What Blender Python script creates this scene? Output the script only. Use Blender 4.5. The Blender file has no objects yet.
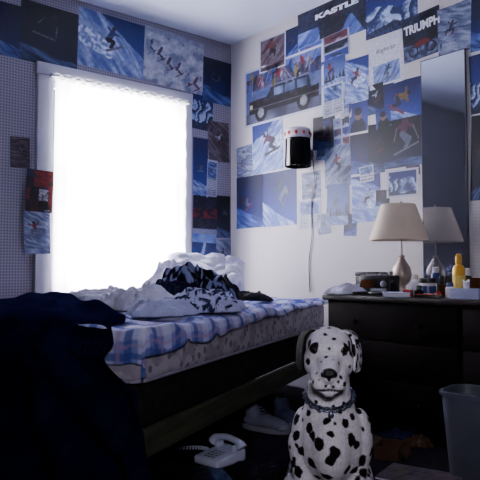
import bpy, bmesh, math, random
from math import sin, cos, pi, radians, atan, sqrt
from mathutils import Vector, Matrix, noise, kdtree
from mathutils.bvhtree import BVHTree
random.seed(7)
scene = bpy.context.scene
COL = scene.collection
# ------------------------------------------------------------------ camera
S = 1.1; F = 625.0
yaw = radians(50.6); pitch = atan(30/625)
CAM = Vector((-2.67*S, -3.35*S, .70*S))
fh = Vector((cos(yaw), sin(yaw), 0)); rt = Vector((sin(yaw), -cos(yaw), 0)); Z = Vector((0, 0, 1))
fw = fh*cos(pitch)+Z*sin(pitch); up = -fh*sin(pitch)+Z*cos(pitch)
cd = bpy.data.cameras.new('camera'); cam = bpy.data.objects.new('camera', cd); COL.objects.link(cam)
cd.sensor_width = 36; cd.lens = 36*F/480; cd.clip_start = .05
m = Matrix((rt, up, -fw)).transposed().to_4x4(); m.translation = CAM; cam.matrix_world = m
scene.camera = cam
def ray(px, py): return fw+rt*((px-240)/F)+up*((240-py)/F)
def onA(px, py, y=0.): d = ray(px, py); return CAM+d*((y-CAM.y)/d.y)
def onB(px, py, x=0.): d = ray(px, py); return CAM+d*((x-CAM.x)/d.x)
def onZ(px, py, z): d = ray(px, py); return CAM+d*((z-CAM.z)/d.z)
def atD(px, D, z=0.): p = CAM+fh*D+rt*((px-240)/F*D); return Vector((p.x, p.y, z))
# ------------------------------------------------------------------ materials
def lin(c):
    return tuple(((x/12.92) if x <= .04045 else ((x+.055)/1.055)**2.4) for x in c)
def nodes(name):
    m = bpy.data.materials.new(name); m.use_nodes = True
    nt = m.node_tree; b = nt.nodes['Principled BSDF']; return m, nt, b
def M(name, c, rough=.6, var=.12, scale=18, bump=0., metal=0., bscale=None, spec=None):
    m, nt, b = nodes(name); c = lin(c)
    tc = nt.nodes.new('ShaderNodeTexCoord'); n = nt.nodes.new('ShaderNodeTexNoise')
    n.inputs['Scale'].default_value = scale; n.inputs['Detail'].default_value = 4
    nt.links.new(tc.outputs['Object'], n.inputs['Vector'])
    r = nt.nodes.new('ShaderNodeValToRGB'); r.color_ramp.elements[0].position = .3; r.color_ramp.elements[1].position = .7
    r.color_ramp.elements[0].color = tuple(x*(1-var) for x in c)+(1,)
    r.color_ramp.elements[1].color = tuple(min(1, x*(1+var)) for x in c)+(1,)
    nt.links.new(n.outputs['Fac'], r.inputs['Fac']); nt.links.new(r.outputs['Color'], b.inputs['Base Color'])
    b.inputs['Roughness'].default_value = rough; b.inputs['Metallic'].default_value = metal
    if spec is not None: b.inputs['Specular IOR Level'].default_value = spec
    if bump:
        n2 = nt.nodes.new('ShaderNodeTexNoise'); n2.inputs['Scale'].default_value = bscale or scale*6
        nt.links.new(tc.outputs['Object'], n2.inputs['Vector'])
        bp = nt.nodes.new('ShaderNodeBump'); bp.inputs['Strength'].default_value = bump; bp.inputs['Distance'].default_value = .01
        nt.links.new(n2.outputs['Fac'], bp.inputs['Height']); nt.links.new(bp.outputs['Normal'], b.inputs['Normal'])
    return m
def MV(name, rough=.5, spec=.3):
    m, nt, b = nodes(name); a = nt.nodes.new('ShaderNodeVertexColor'); a.layer_name = 'Col'
    nt.links.new(a.outputs['Color'], b.inputs['Base Color']); b.inputs['Roughness'].default_value = rough
    b.inputs['Specular IOR Level'].default_value = spec
    return m
def wood(name, c1, c2, rough=.4, sc=(1, 12, 12), spec=.3):
    m, nt, b = nodes(name); tc = nt.nodes.new('ShaderNodeTexCoord'); mp = nt.nodes.new('ShaderNodeMapping')
    mp.inputs['Scale'].default_value = sc; n = nt.nodes.new('ShaderNodeTexNoise'); n.inputs['Scale'].default_value = 4; n.inputs['Detail'].default_value = 6
    r = nt.nodes.new('ShaderNodeValToRGB'); r.color_ramp.elements[0].color = lin(c1)+(1,); r.color_ramp.elements[1].color = lin(c2)+(1,)
    r.color_ramp.elements[0].position = .35; r.color_ramp.elements[1].position = .65
    nt.links.new(tc.outputs['Object'], mp.inputs['Vector']); nt.links.new(mp.outputs['Vector'], n.inputs['Vector'])
    nt.links.new(n.outputs['Fac'], r.inputs['Fac']); nt.links.new(r.outputs['Color'], b.inputs['Base Color']); b.inputs['Roughness'].default_value = rough
    b.inputs['Specular IOR Level'].default_value = spec
    return m
def dots(name, c1, c2, scale, thr, rough=.8, rnd=0., c3=None, soft=.8):
    m, nt, b = nodes(name); tc = nt.nodes.new('ShaderNodeTexCoord'); v = nt.nodes.new('ShaderNodeTexVoronoi')
    v.inputs['Scale'].default_value = scale; v.inputs['Randomness'].default_value = rnd
    nt.links.new(tc.outputs['Object'], v.inputs['Vector'])
    r = nt.nodes.new('ShaderNodeValToRGB'); e = r.color_ramp.elements
    e[0].position = thr*soft; e[0].color = lin(c2)+(1,); e[1].position = thr; e[1].color = lin(c1)+(1,)
    nt.links.new(v.outputs['Distance'], r.inputs['Fac']); out = r.outputs['Color']
    if c3:
        n = nt.nodes.new('ShaderNodeTexNoise'); n.inputs['Scale'].default_value = scale*.4; nt.links.new(tc.outputs['Object'], n.inputs['Vector'])
        rr = nt.nodes.new('ShaderNodeValToRGB'); rr.color_ramp.elements[0].position = .5; rr.color_ramp.elements[1].position = .58
        nt.links.new(n.outputs['Fac'], rr.inputs['Fac'])
        mx = nt.nodes.new('ShaderNodeMixRGB'); nt.links.new(rr.outputs['Color'], mx.inputs['Fac']); nt.links.new(out, mx.inputs[1]); mx.inputs[2].default_value = lin(c3)+(1,)
        out = mx.outputs[0]
    nt.links.new(out, b.inputs['Base Color']); b.inputs['Roughness'].default_value = rough
    return m
MAT = dict(
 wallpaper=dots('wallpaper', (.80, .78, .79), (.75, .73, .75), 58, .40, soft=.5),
 wallpaper_shaded=dots('wallpaper_window_side_shaded', (.55, .53, .59), (.34, .34, .43), 58, .40, soft=.5),  # same wallpaper, darker: the shade on the window wall is painted in
 wall_light_cut=wood('unseen_wall_light_cut', (.18, .14, .14), (.25, .20, .19), .6, (6, 6, .6)),  # made-up dark finish for the two unseen walls, cuts bounced light
 ceil=M('ceiling_paint', (.76, .79, .87), .9, .03, 3),
 carpet=M('carpet', (.085, .08, .10), .95, .5, 30, .6, bscale=300, spec=.1),
 white=M('white_paint', (.76, .76, .82), .5, .04, 8),
 darkwood=wood('dark_wood', (.06, .04, .045), (.10, .065, .065), .45, (12, 1.5, 12), .2),
 darkwood2=wood('dark_wood_front', (.03, .02, .025), (.07, .042, .042), .7, (12, 2, 14), .05),
 rail=wood('rail_wood', (.16, .175, .14), (.22, .235, .18), .7, (1.5, 12, 12), .1),
 matt=dots('mattress_ticking', (.64, .61, .67), (.40, .37, .46), 30, .42, .8, 1., (.54, .50, .57)),
 piping=M('piping', (.52, .50, .58), .7),
 boxs=M('box_spring_cloth', (.10, .085, .095), .9, .3, 25, .2, spec=.1),
 navy=M('navy_comforter', (.034, .040, .125), 1., .4, 10, .4, bscale=26, spec=0.),
 navycloth=M('navy_cloth', (.08, .09, .19), .9, .3, 14, .3, bscale=50, spec=.05),
 whitecloth=M('white_cloth', (.80, .80, .88), .85, .06, 9, .35, bscale=45),
 bluecloth=M('pale_blue_cloth', (.66, .68, .83), .85, .1, 9, .3, bscale=50),
 blackcloth=M('black_cloth', (.05, .05, .08), .85, .3, 20, .2, bscale=60, spec=.1),
 pewter=M('pale_ceramic', (.70, .64, .60), .35, .12, 12, metal=.3),
 knob=M('knob_wood', (.04, .028, .03), .7, .1, spec=.05),
 mframe=M('mirror_edge', (.20, .20, .26), .5, .1),
 black=M('black_plastic', (.03, .03, .035), .35, .1),
 gloss=M('glossy_black', (.025, .025, .03), .12, .1),
 grey=M('grey_metal', (.45, .46, .5), .35, .1, metal=.7),
 cream=M('cream_shade', (.93, .86, .78), .8, .04, 30),
 bin=M('bin_plastic', (.30, .31, .37), .5, .08, 12),
 phone=M('phone_plastic', (.74, .76, .86), .4, .04),
 rubber=M('sole_rubber', (.48, .48, .54), .6, .05),
 canvas=M('shoe_canvas', (.42, .43, .52), .8, .15, 30, .3, bscale=200),
 navycanvas=M('navy_canvas', (.22, .25, .37), .8, .15, 30, .3, bscale=200),
 paper=M('paper', (.84, .83, .87), .7, .05),
 card=M('cardboard', (.26, .18, .14), .9, .15, 12, spec=.1),
 yellow=M('yellow_plastic', (.90, .68, .16), .35, .05),
 yellabel=M('pale_yellow_label', (.92, .80, .40), .5, .1, 40),
 orange=M('orange_plastic', (.80, .30, .12), .4, .05),
 red=M('red_print', (.65, .10, .12), .5, .05),
 blueplastic=M('blue_plastic', (.15, .22, .45), .35, .05),
 glassy=M('amber_glass', (.30, .16, .08), .1, .1),
 furblack=M('black_fur', (.035, .035, .042), .9, .3, 60, .4, bscale=300, spec=.08),
 nose=M('wet_nose', (.025, .022, .025), .35, .2, 80, .4, bscale=400),
 eye=M('eye_brown', (.09, .045, .025), .05, .1),
 collar=M('collar_leather', (.05, .055, .11), .4, .2),
 chain=M('collar_chain', (.36, .38, .48), .35, .1, metal=.9),
 ink=M('white_ink', (.88, .88, .93), .6, .02), inkd=M('dark_ink', (.10, .10, .16), .6, .02),
 print_=MV('printed_paper', .5), plaid=MV('plaid_cloth', .85, spec=.1), patt=MV('patterned_cloth', .85, spec=.1),
)
m, nt, b = nodes('sheer_curtain'); nt.nodes.remove(b)
out = nt.nodes['Material Output']; tr = nt.nodes.new('ShaderNodeBsdfTranslucent'); df = nt.nodes.new('ShaderNodeBsdfDiffuse'); tp = nt.nodes.new('ShaderNodeBsdfTransparent')
tc = nt.nodes.new('ShaderNodeTexCoord'); nz = nt.nodes.new('ShaderNodeTexNoise'); nz.inputs['Scale'].default_value = 60
rp = nt.nodes.new('ShaderNodeValToRGB'); rp.color_ramp.elements[0].color = (.90, .87, .81, 1); rp.color_ramp.elements[1].color = (.97, .94, .88, 1)
nt.links.new(tc.outputs['Object'], nz.inputs['Vector']); nt.links.new(nz.outputs['Fac'], rp.inputs['Fac'])
for n_ in (tr, df): nt.links.new(rp.outputs['Color'], n_.inputs['Color'])
m1 = nt.nodes.new('ShaderNodeMixShader'); m1.inputs[0].default_value = .2; m2 = nt.nodes.new('ShaderNodeMixShader'); m2.inputs[0].default_value = .04
nt.links.new(tr.outputs[0], m1.inputs[1]); nt.links.new(df.outputs[0], m1.inputs[2]); nt.links.new(m1.outputs[0], m2.inputs[1]); nt.links.new(tp.outputs[0], m2.inputs[2])
nt.links.new(m2.outputs[0], out.inputs['Surface']); MAT['curtain'] = m
m, nt, b = nodes('window_glass'); nt.nodes.remove(b); out = nt.nodes['Material Output']
tp = nt.nodes.new('ShaderNodeBsdfTransparent'); gl = nt.nodes.new('ShaderNodeBsdfGlossy'); gl.inputs['Roughness'].default_value = .05
mx = nt.nodes.new('ShaderNodeMixShader'); mx.inputs[0].default_value = .04
nt.links.new(tp.outputs[0], mx.inputs[1]); nt.links.new(gl.outputs[0], mx.inputs[2]); nt.links.new(mx.outputs[0], out.inputs['Surface']); MAT['glass'] = m
m, nt, b = nodes('mirror_glass'); b.inputs['Base Color'].default_value = (.66, .70, .80, 1); b.inputs['Metallic'].default_value = .95; b.inputs['Roughness'].default_value = .06; MAT['mirror'] = m
m, nt, b = nodes('spotted_fur'); at = nt.nodes.new('ShaderNodeAttribute'); at.attribute_name = 'spot'
tc = nt.nodes.new('ShaderNodeTexCoord'); n3 = nt.nodes.new('ShaderNodeTexNoise'); n3.inputs['Scale'].default_value = 180; n3.inputs['Detail'].default_value = 3
nt.links.new(tc.outputs['Object'], n3.inputs['Vector'])
ma = nt.nodes.new('ShaderNodeMath'); ma.operation = 'MULTIPLY_ADD'; ma.inputs[1].default_value = .22; nt.links.new(n3.outputs['Fac'], ma.inputs[0]); nt.links.new(at.outputs['Fac'], ma.inputs[2])
r = nt.nodes.new('ShaderNodeValToRGB'); r.color_ramp.elements[0].position = .55; r.color_ramp.elements[0].color = lin((.055, .055, .065))+(1,)
r.color_ramp.elements[1].position = .70; r.color_ramp.elements[1].color = lin((.88, .86, .89))+(1,)
nt.links.new(ma.outputs[0], r.inputs['Fac'])
n4 = nt.nodes.new('ShaderNodeTexNoise'); n4.inputs['Scale'].default_value = 400; n4.inputs['Detail'].default_value = 2
mp = nt.nodes.new('ShaderNodeMapping'); mp.inputs['Scale'].default_value = (1, 1, .22); nt.links.new(tc.outputs['Object'], mp.inputs['Vector']); nt.links.new(mp.outputs['Vector'], n4.inputs['Vector'])
r4 = nt.nodes.new('ShaderNodeValToRGB'); r4.color_ramp.elements[0].color = (.72, .70, .74, 1); r4.color_ramp.elements[0].position = .35; r4.color_ramp.elements[1].color = (1, 1, 1, 1); r4.color_ramp.elements[1].position = .6
nt.links.new(n4.outputs['Fac'], r4.inputs['Fac']); mm = nt.nodes.new('ShaderNodeMixRGB'); mm.blend_type = 'MULTIPLY'; mm.inputs[0].default_value = 1
nt.links.new(r.outputs['Color'], mm.inputs[1]); nt.links.new(r4.outputs['Color'], mm.inputs[2])
nt.links.new(mm.outputs[0], b.inputs['Base Color']); b.inputs['Roughness'].default_value = .9; b.inputs['Specular IOR Level'].default_value = .1
bp = nt.nodes.new('ShaderNodeBump'); bp.inputs['Strength'].default_value = .6; bp.inputs['Distance'].default_value = .004
nt.links.new(n4.outputs['Fac'], bp.inputs['Height']); nt.links.new(bp.outputs['Normal'], b.inputs['Normal']); MAT['fur'] = m
# ------------------------------------------------------------------ mesh helpers
def ob(name, bm, mat, parent=None, kind=None, smooth=True, ang=.6):
    if isinstance(bm, bmesh.types.BMesh):
        me = bpy.data.meshes.new(name)
        bm.normal_update()
        if smooth:
            for f in bm.faces: f.smooth = True
            for e in bm.edges:
                if len(e.link_faces) == 2 and e.calc_face_angle(0) > ang: e.smooth = False
        bm.to_mesh(me); bm.free()
    else: me = bm
    o = bpy.data.objects.new(name, me); COL.objects.link(o)
    for mt in (mat if isinstance(mat, (list, tuple)) else [mat]): me.materials.append(MAT[mt] if isinstance(mt, str) else mt)
    if parent: o.parent = parent
    if kind: o['kind'] = kind
    return o
def tag(o, label, cat, group=None):
    o['label'] = label; o['category'] = cat
    if group: o['group'] = group
    return o
def thing(name, label, cat, loc=(0, 0, 0), rz=0., group=None):
    o = bpy.data.objects.new(name, None); COL.objects.link(o); o.location = loc; o.rotation_euler = (0, 0, rz); o.empty_display_size = .1
    return tag(o, label, cat, group)
def box(bm, x0, x1, y0, y1, z0, z1, bev=0., seg=2):
    g = bmesh.ops.create_cube(bm, size=1)
    vs = g['verts']
    for v in vs: v.co = Vector(((x0+x1)/2+v.co.x*(x1-x0), (y0+y1)/2+v.co.y*(y1-y0), (z0+z1)/2+v.co.z*(z1-z0)))
    if bev:
        es = list({e for v in vs for e in v.link_edges})
        bmesh.ops.bevel(bm, geom=es, offset=bev, segments=seg, affect='EDGES', profile=.5)
    return bm
def B(*a, **k): return box(bmesh.new(), *a, **k)
def lathe(bm, prof, n=24, c=(0, 0, 0), cap=True, pleat=0.):
    rings = []
    for r, z in prof:
        ring = []
        for i in range(n):
            a = 2*pi*i/n; rr = r*(1+(pleat if i % 2 else 0))
            ring.append(bm.verts.new((c[0]+rr*cos(a), c[1]+rr*sin(a), c[2]+z)))
        rings.append(ring)
    for k in range(len(rings)-1):
        for i in range(n):
            j = (i+1) % n; bm.faces.new((rings[k][i], rings[k][j], rings[k+1][j], rings[k+1][i]))
    if cap: bm.faces.new(rings[0][::-1]); bm.faces.new(rings[-1])
    return bm
def L(*a, **k): return lathe(bmesh.new(), *a, **k)
def tube(bm, pts, r, n=8, closed=False):
    pts = [Vector(p) for p in pts]; rings = []; N = len(pts); prev = None
    for i, p in enumerate(pts):
        if closed: t = pts[(i+1) % N]-pts[i-1]
        else: t = pts[min(i+1, N-1)]-pts[max(i-1, 0)]
        t.normalize()
        if prev is None: a = t.orthogonal().normalized()
        else: a = (prev-t*prev.dot(t)).normalized()
        prev = a; b_ = t.cross(a); rr = r[i] if isinstance(r, (list, tuple)) else r
        rings.append([bm.verts.new(p+(a*cos(2*pi*k/n)+b_*sin(2*pi*k/n))*rr) for k in range(n)])
    for i in range(N if closed else N-1):
        A_, B_ = rings[i], rings[(i+1) % N]
        for k in range(n): bm.faces.new((A_[k], A_[(k+1) % n], B_[(k+1) % n], B_[k]))
    if not closed: bm.faces.new(rings[0][::-1]); bm.faces.new(rings[-1])
    return bm
def T(*a, **k): return tube(bmesh.new(), *a, **k)
def ell(bm, c, r, u=16, v=10, rot=None):
    c = Vector(c)
    def pt(x, y, z):
        q = Vector((x*r[0], y*r[1], z*r[2])); return bm.verts.new((rot @ q if rot else q)+c)
    t = pt(0, 0, 1); b_ = pt(0, 0, -1); rings = []
    for j in range(1, v):
        ph = pi*j/v; rings.append([pt(sin(ph)*cos(2*pi*i/u), sin(ph)*sin(2*pi*i/u), cos(ph)) for i in range(u)])
    for i in range(u):
        k = (i+1) % u; bm.faces.new((t, rings[0][i], rings[0][k])); bm.faces.new((b_, rings[-1][k], rings[-1][i]))
        for j in range(len(rings)-1): bm.faces.new((rings[j][i], rings[j+1][i], rings[j+1][k], rings[j][k]))
    return bm
def spline(pts, n=8):
    pts = [Vector(p) for p in pts]; out = []
    for i in range(len(pts)-1):
        p0 = pts[max(i-1, 0)]; p1 = pts[i]; p2 = pts[i+1]; p3 = pts[min(i+2, len(pts)-1)]
        for k in range(n):
            t = k/n; out.append(.5*((2*p1)+(p2-p0)*t+(2*p0-5*p1+4*p2-p3)*t*t+(3*p1-p0-3*p2+p3)*t**3))
    out.append(pts[-1]); return out
def grid(fn, nu, nv, colfn=None, flip=False):
    vs = []; cs = []
    for j in range(nv+1):
        for i in range(nu+1):
            u = i/nu; v = j/nv; vs.append(tuple(fn(u, v)))
            if colfn: cs.extend(colfn(u, v)); cs.append(1.)
    fs = []
    for j in range(nv):
        for i in range(nu):
            a = j*(nu+1)+i; f = (a, a+1, a+nu+2, a+nu+1); fs.append(f[::-1] if flip else f)
    me = bpy.data.meshes.new('grid'); me.from_pydata(vs, [], fs); me.update()
    me.polygons.foreach_set('use_smooth', [True]*len(fs))
    if colfn:
        ca = me.color_attributes.new('Col', 'FLOAT_COLOR', 'POINT'); ca.data.foreach_set('color', cs)
    return me
def blob(name, parts, vox, smooth=6):
    bm = bmesh.new()
    for p in parts:
        if p[0] == 'e': ell(bm, p[1], p[2], 20, 12, p[3] if len(p) > 3 else None)
        else:
            a = Vector(p[1]); b_ = Vector(p[3]); n = max(2, int((b_-a).length/(min(p[2], p[4])*.4)))
            for i in range(n+1):
                t = i/n; rr = p[2]*(1-t)+p[4]*t; ell(bm, a.lerp(b_, t), (rr,)*3, 14, 9)
    me = bpy.data.meshes.new(name); bm.to_mesh(me); bm.free()
    o = bpy.data.objects.new('tmp', me); COL.objects.link(o)
    md = o.modifiers.new('r', 'REMESH'); md.mode = 'VOXEL'; md.voxel_size = vox
    s = o.modifiers.new('s', 'SMOOTH'); s.iterations = smooth; s.factor = .5
    dg = bpy.context.evaluated_depsgraph_get(); me2 = bpy.data.meshes.new_from_object(o.evaluated_get(dg))
    bpy.data.objects.remove(o); me2.polygons.foreach_set('use_smooth', [True]*len(me2.polygons)); me2.name = name
    return me2
# ------------------------------------------------------------------ room
H = onB(230.5, 45).z
XL, YB = -4.1, -5.0
p0 = onA(51, 200); p1 = onA(182, 200); wz0 = onA(116, 294).z; wz1 = onA(116, 90).z; wx0, wx1 = p0.x, p1.x
bm = bmesh.new()
box(bm, XL, wx0, 0, .12, 0, H); box(bm, wx1, 0.12, 0, .12, 0, H); box(bm, wx0, wx1, 0, .12, 0, wz0); box(bm, wx0, wx1, 0, .12, wz1, H)
ob('wall_window', bm, 'wallpaper_shaded', kind='structure', smooth=False)
ob('wall_right', B(0, .12, YB, 0, 0, H), 'wallpaper', kind='structure', smooth=False)
ob('wall_left', B(XL-.12, XL, YB, .12, 0, H), 'wall_light_cut', kind='structure', smooth=False)
ob('wall_back', B(XL-.12, .12, YB-.12, YB, 0, H), 'wall_light_cut', kind='structure', smooth=False)
ob('ceiling', B(XL-.12, .12, YB-.12, .12, H, H+.1), 'ceil', kind='structure', smooth=False)
ob('floor', B(XL-.12, .12, YB-.12, .12, -.1, 0), 'carpet', kind='structure', smooth=False)
ob('baseboard_window', B(XL, -.016, -.015, 0, 0, .10, bev=.004), 'white', kind='structure')
ob('baseboard_right', B(-.015, 0, YB, 0, 0, .10, bev=.004), 'white', kind='structure')
win = bpy.data.objects.new('window_1', None); COL.objects.link(win); win['kind'] = 'structure'; win.location = ((wx0+wx1)/2, 0, wz0)
cx = (wx0+wx1)/2; hw = (wx1-wx0)/2; hh = wz1-wz0
bm = bmesh.new(); cw = .10
box(bm, -hw-cw, -hw, -.022, 0, -.02, hh, .004); box(bm, hw, hw+.07, -.022, 0, -.02, hh, .004); box(bm, -hw-cw-.01, hw+.075, -.026, 0, hh, hh+.075, .004)
ob('window_frame', bm, 'white', win)
ob('window_sill', B(-hw-cw-.02, hw+.09, -.05, .05, -.045, -.02, bev=.005), 'white', win)
bm = bmesh.new()
for z0, z1, yy in ((0, hh/2+.02, .05), (hh/2-.02, hh, .08)):
    box(bm, -hw, -hw+.04, yy, yy+.03, z0, z1); box(bm, hw-.04, hw, yy, yy+.03, z0, z1); box(bm, -hw, hw, yy, yy+.03, z0, z0+.045); box(bm, -hw, hw, yy, yy+.03, z1-.04, z1)
ob('sash', bm, 'white', win, smooth=False)
ob('pane', B(-hw+.04, hw-.04, .062, .066, .045, hh-.04), 'glass', win, smooth=False)
cu = thing('curtain', 'sheer white lace curtain glowing with daylight over the window', 'curtain', (cx, -.050, wz0-.01))
ctop = hh-.005
def cur(u, v):
    x = -hw-.004+u*(2*hw+.008)
    e = .008*abs(sin(v*30))*max(0, (u-.94)/.06)
    return Vector((x-e, .005*sin(u*70+1.2*sin(v*3))*(1-.3*v)+.005*noise.noise(Vector((u*5, v*4, 1))), v*ctop))
ob('curtain_panel', grid(cur, 180, 60), 'curtain', cu)
ob('rod_pocket', grid(lambda u, v: Vector((-hw-.008+u*(2*hw+.016), -.004+.016*sin(v*pi*2)*.5+.003*sin(u*130), ctop-.01+v*.035+.004*sin(u*90))), 160, 8), 'curtain', cu)
rod = thing('curtain_rod', 'thin white rod holding the lace curtain', 'curtain rod', (cx, -.050, wz0+ctop+.004))
ob('rod', T([(-hw-.03, 0, 0), (hw+.035, 0, 0)], .006), 'white', rod)
for s in (-1, 1): ob('bracket', B(s*(hw+.02)-.008, s*(hw+.02)+.008, -.008, .028, -.01, .01, bev=.002), 'white', rod)
# ------------------------------------------------------------------ posters
def lp(a, b_, t): return tuple(a[i]+(b_[i]-a[i])*max(0, min(1, t)) for i in range(3))
def nn(x, y, z): return noise.noise(Vector((x, y, z)))
POSES = [
 [(-.05, .10, .05, .36, .085, 0), (-.05, .10, .12, -.05, .06, 1), (.12, -.05, .0, -.22, .05, 1), (-.08, .10, .05, -.08, .055, 1), (.03, .32, .25, .22, .04, 0), (.0, .33, -.2, .25, .04, 0), (-.32, -.32, .34, -.18, .018, 2), (.25, .22, .36, -.1, .010, 2), (-.2, .25, -.30, -.02, .010, 2), (.09, .47, .09, .48, .065, 3)],
 [(-.02, .02, .0, .28, .085, 0), (-.02, .02, .16, .06, .06, 1), (.16, .06, .14, -.14, .05, 1), (-.02, .02, -.18, -.02, .06, 1), (-.18, -.02, -.20, -.20, .05, 1), (.03, .25, .26, .36, .035, 0), (-.03, .25, -.24, .38, .035, 0), (-.02, -.28, .34, .02, .018, 2), (-.38, -.22, -.02, -.10, .018, 2), (.0, .40, .01, .40, .065, 3)],
 [(-.12, .0, .12, .14, .085, 0), (-.12, .0, .02, -.12, .065, 1), (.02, -.12, -.14, -.24, .055, 1), (.12, .14, .26, .02, .035, 0), (.12, .14, .05, .34, .03, 0), (-.34, -.26, .26, -.30, .022, 2), (-.30, -.30, .30, -.34, .016, 2), (.21, .24, .21, .24, .06, 3), (.26, .02, -.22, .10, .009, 2)],
]
def art(kind, s, asp):
    rnd = random.Random(int(s*100)); fx = rnd.uniform(.36, .64); fy = rnd.uniform(.48, .62)*asp; fa = rnd.uniform(-.7, .7); sl = rnd.uniform(-.9, .9)
    ks = rnd.uniform(.5, .9); pose = rnd.choice(POSES); mir = rnd.choice((-1, 1))
    jac = rnd.choice([(.36, .12, .14), (.36, .30, .17), (.07, .07, .12), (.10, .11, .2), (.10, .14, .34), (.50, .52, .62), (.24, .10, .20), (.08, .18, .26)])
    pan = rnd.choice([(.05, .05, .10), (.08, .09, .2), (.28, .30, .38)]); cols = [jac, pan, rnd.choice([(.12, .08, .12), (.36, .14, .18), (.36, .36, .42)]), (.12, .09, .11)]
    ca, sa = cos(fa), sin(fa)
    def skier(u, V, c, k=1., ox=0., oy=0.):
        k *= ks; X = (u-fx-ox)/k; Y = (V-fy-oy)/k
        if abs(X) > .6 or abs(Y) > .6: return c
        X, Y = (X*ca+Y*sa)*mir, -X*sa+Y*ca
        for (x0, y0, x1, y1, r_, ci) in reversed(pose):
            dx, dy = x1-x0, y1-y0; t = max(0, min(1, ((X-x0)*dx+(Y-y0)*dy)/(dx*dx+dy*dy+1e-9)))
            if (X-x0-dx*t)**2+(Y-y0-dy*t)**2 < (r_*1.05)**2: return cols[ci]
        return c
    def el(u, V, cx_, cy_, ang, a, b_):
        x = (u-cx_)*cos(ang)+(V-cy_)*sin(ang); y = -(u-cx_)*sin(ang)+(V-cy_)*cos(ang); return (x/a)**2+(y/b_)**2 < 1
    def f(u, v):
        V = v*asp; n = nn(u*3+s, V*3, s); n2 = nn(u*9+s, V*9, s+3); n3 = nn(u*24, V*24+s, s+5)
        A_ = u*cos(sl)+V*sin(sl); B_ = -u*sin(sl)+V*cos(sl)
        streak = .48+.9*nn(A_*2.2, B_*13+n, s+1)+.45*nn(A_*5, B_*30, s+2)
        edge = .28*asp+sl*(u-.5)*.8+.06*n+.02*n2
        if kind == 'jump':
            c = lp((.13, .23, .55), (.04, .07, .28), v*1.2)
            if V < edge*.8: c = lp((.20, .28, .54), (.60, .65, .81), streak)
            c = skier(u, V, c, 1.)
        elif kind == 'mountain':
            c = lp((.15, .25, .54), (.05, .08, .30), v)
            h_ = (.66+.20*nn(u*2.2+s, s, 0)+.12*nn(u*6, s, 0)+.04*nn(u*17, s, 1))*asp
            if V < h_:
                face = ((u*2.6+nn(u*3, V*3, s)*1.3-V*1.2) % 1)-.5
                c = lp((.07, .11, .28), (.60, .66, .81), .42+2.2*face+.6*n3)
            if v < .20+.12*n+.05*n2: c = lp((.05, .07, .15), (.16, .20, .34), .4+n3)
        elif kind == 'powder':
            c = lp((.26, .33, .58), (.63, .68, .82), streak)
            if V > edge+.56*asp: c = lp((.06, .12, .36), (.15, .25, .52), 1-v)
            q = nn(u*6, V*6, s+9)
            if el(u, V, fx-.22*mir, fy-.10, -.5*mir, .30, .15+.08*q): c = lp((.45, .52, .72), (.78, .81, .90), .5+n3*2)
            c = skier(u, V, c, .9)
        elif kind == 'dark':
            c = lp((.05, .07, .18), (.018, .025, .06), v+.3*n)
            if V < edge*.7: c = lp((.06, .10, .22), (.28, .34, .52), streak)
            c = skier(u, V, c, 1.1)
        elif kind == 'trees':
            c = lp((.40, .46, .64), (.14, .20, .42), v)
            tt = abs(((u*7+s) % 1)-.5); hgt = .45+.3*nn(int(u*7+s)*1.7, s, 0)
            if v < hgt-1.1*tt*.5: c = lp((.03, .05, .08), (.12, .16, .2), .5+n3*2)
            if V < .22*asp+.06*n: c = lp((.24, .31, .52), (.60, .65, .79), streak)
            c = skier(u, V, c, .7)
        elif kind == 'deep':
            c = lp((.06, .11, .36), (.02, .035, .14), v+n*.3)
            if V < edge: c = lp((.09, .14, .36), (.33, .41, .66), streak)
            c = skier(u, V, c, .8)
        elif kind == 'close':
            c = lp((.20, .29, .55), (.08, .13, .36), v)
            if el(u, V, .5, .12*asp, 0, .42+.05*n2, .42): c = lp(jac, (.06, .06, .1), .3+n2*1.5)
            if el(u, V, .5, .58*asp, 0, .19, .23): c = (.42, .31, .28)
            if el(u, V, .5, .70*asp, 0, .21, .15): c = (.10, .09, .14)
            if el(u, V, .5, .60*asp, 0, .17, .055): c = (.08, .08, .12)
        elif kind == 'tiled':
            tu, tv = (u*2) % 1, (v*3) % 1
            if tu < .05 or tu > .95 or tv < .06 or tv > .94: c = (.56, .57, .67)
            else:
                q = int(u*2)+2*int(v*3); base = [(.10, .16, .42), (.36, .42, .62), (.05, .06, .12), (.2, .3, .56), (.30, .14, .18), (.14, .18, .32)][(q+int(s)) % 6]
                c = lp(base, (.62, .66, .79), (.3-tv)*3+n2*1.2)
                if el(tu, tv, .5, .55, q, .10, .26): c = (.06, .06, .1) if q % 2 else (.4, .15, .16)
        elif kind == 'text':
            c = (.66, .67, .74)
            if v > .5: c = skier(u, V-.18*asp, lp((.12, .18, .40), (.5, .57, .74), streak), .6) if .07 < u < .93 and v < .95 else c
            elif int(v*44) % 2 == 0 and (.08 < u < .46 or .54 < u < .92) and v > .06 and n3 > -.35: c = (.34, .35, .42)
        elif kind == 'race':
            c = lp((.68, .69, .76), (.56, .58, .67), .5+n2)
            for k in range(6):
                a_, b_ = .10+.155*k, (.70-.10*k+.06*sin(k*3))*asp
                if el(u, V, a_, b_, -.5, .026, .08) or el(u, V, a_+.03, b_-.08, .9, .020, .06) or el(u, V, a_+.03, b_-.12, .6, .10, .009): c = (.2+.04*k, .22, .32)
            if n2+.6*n3 > .34: c = (.42, .45, .56)
            if v > .90: c = (.54, .57, .67)
        elif kind == 'grey':
            c = lp((.22, .26, .39), (.52, .55, .66), streak); c = skier(u, V, c, .9)
        elif kind == 'road':
            c = lp((.16, .28, .55), (.06, .10, .28), v+.3*n)
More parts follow.
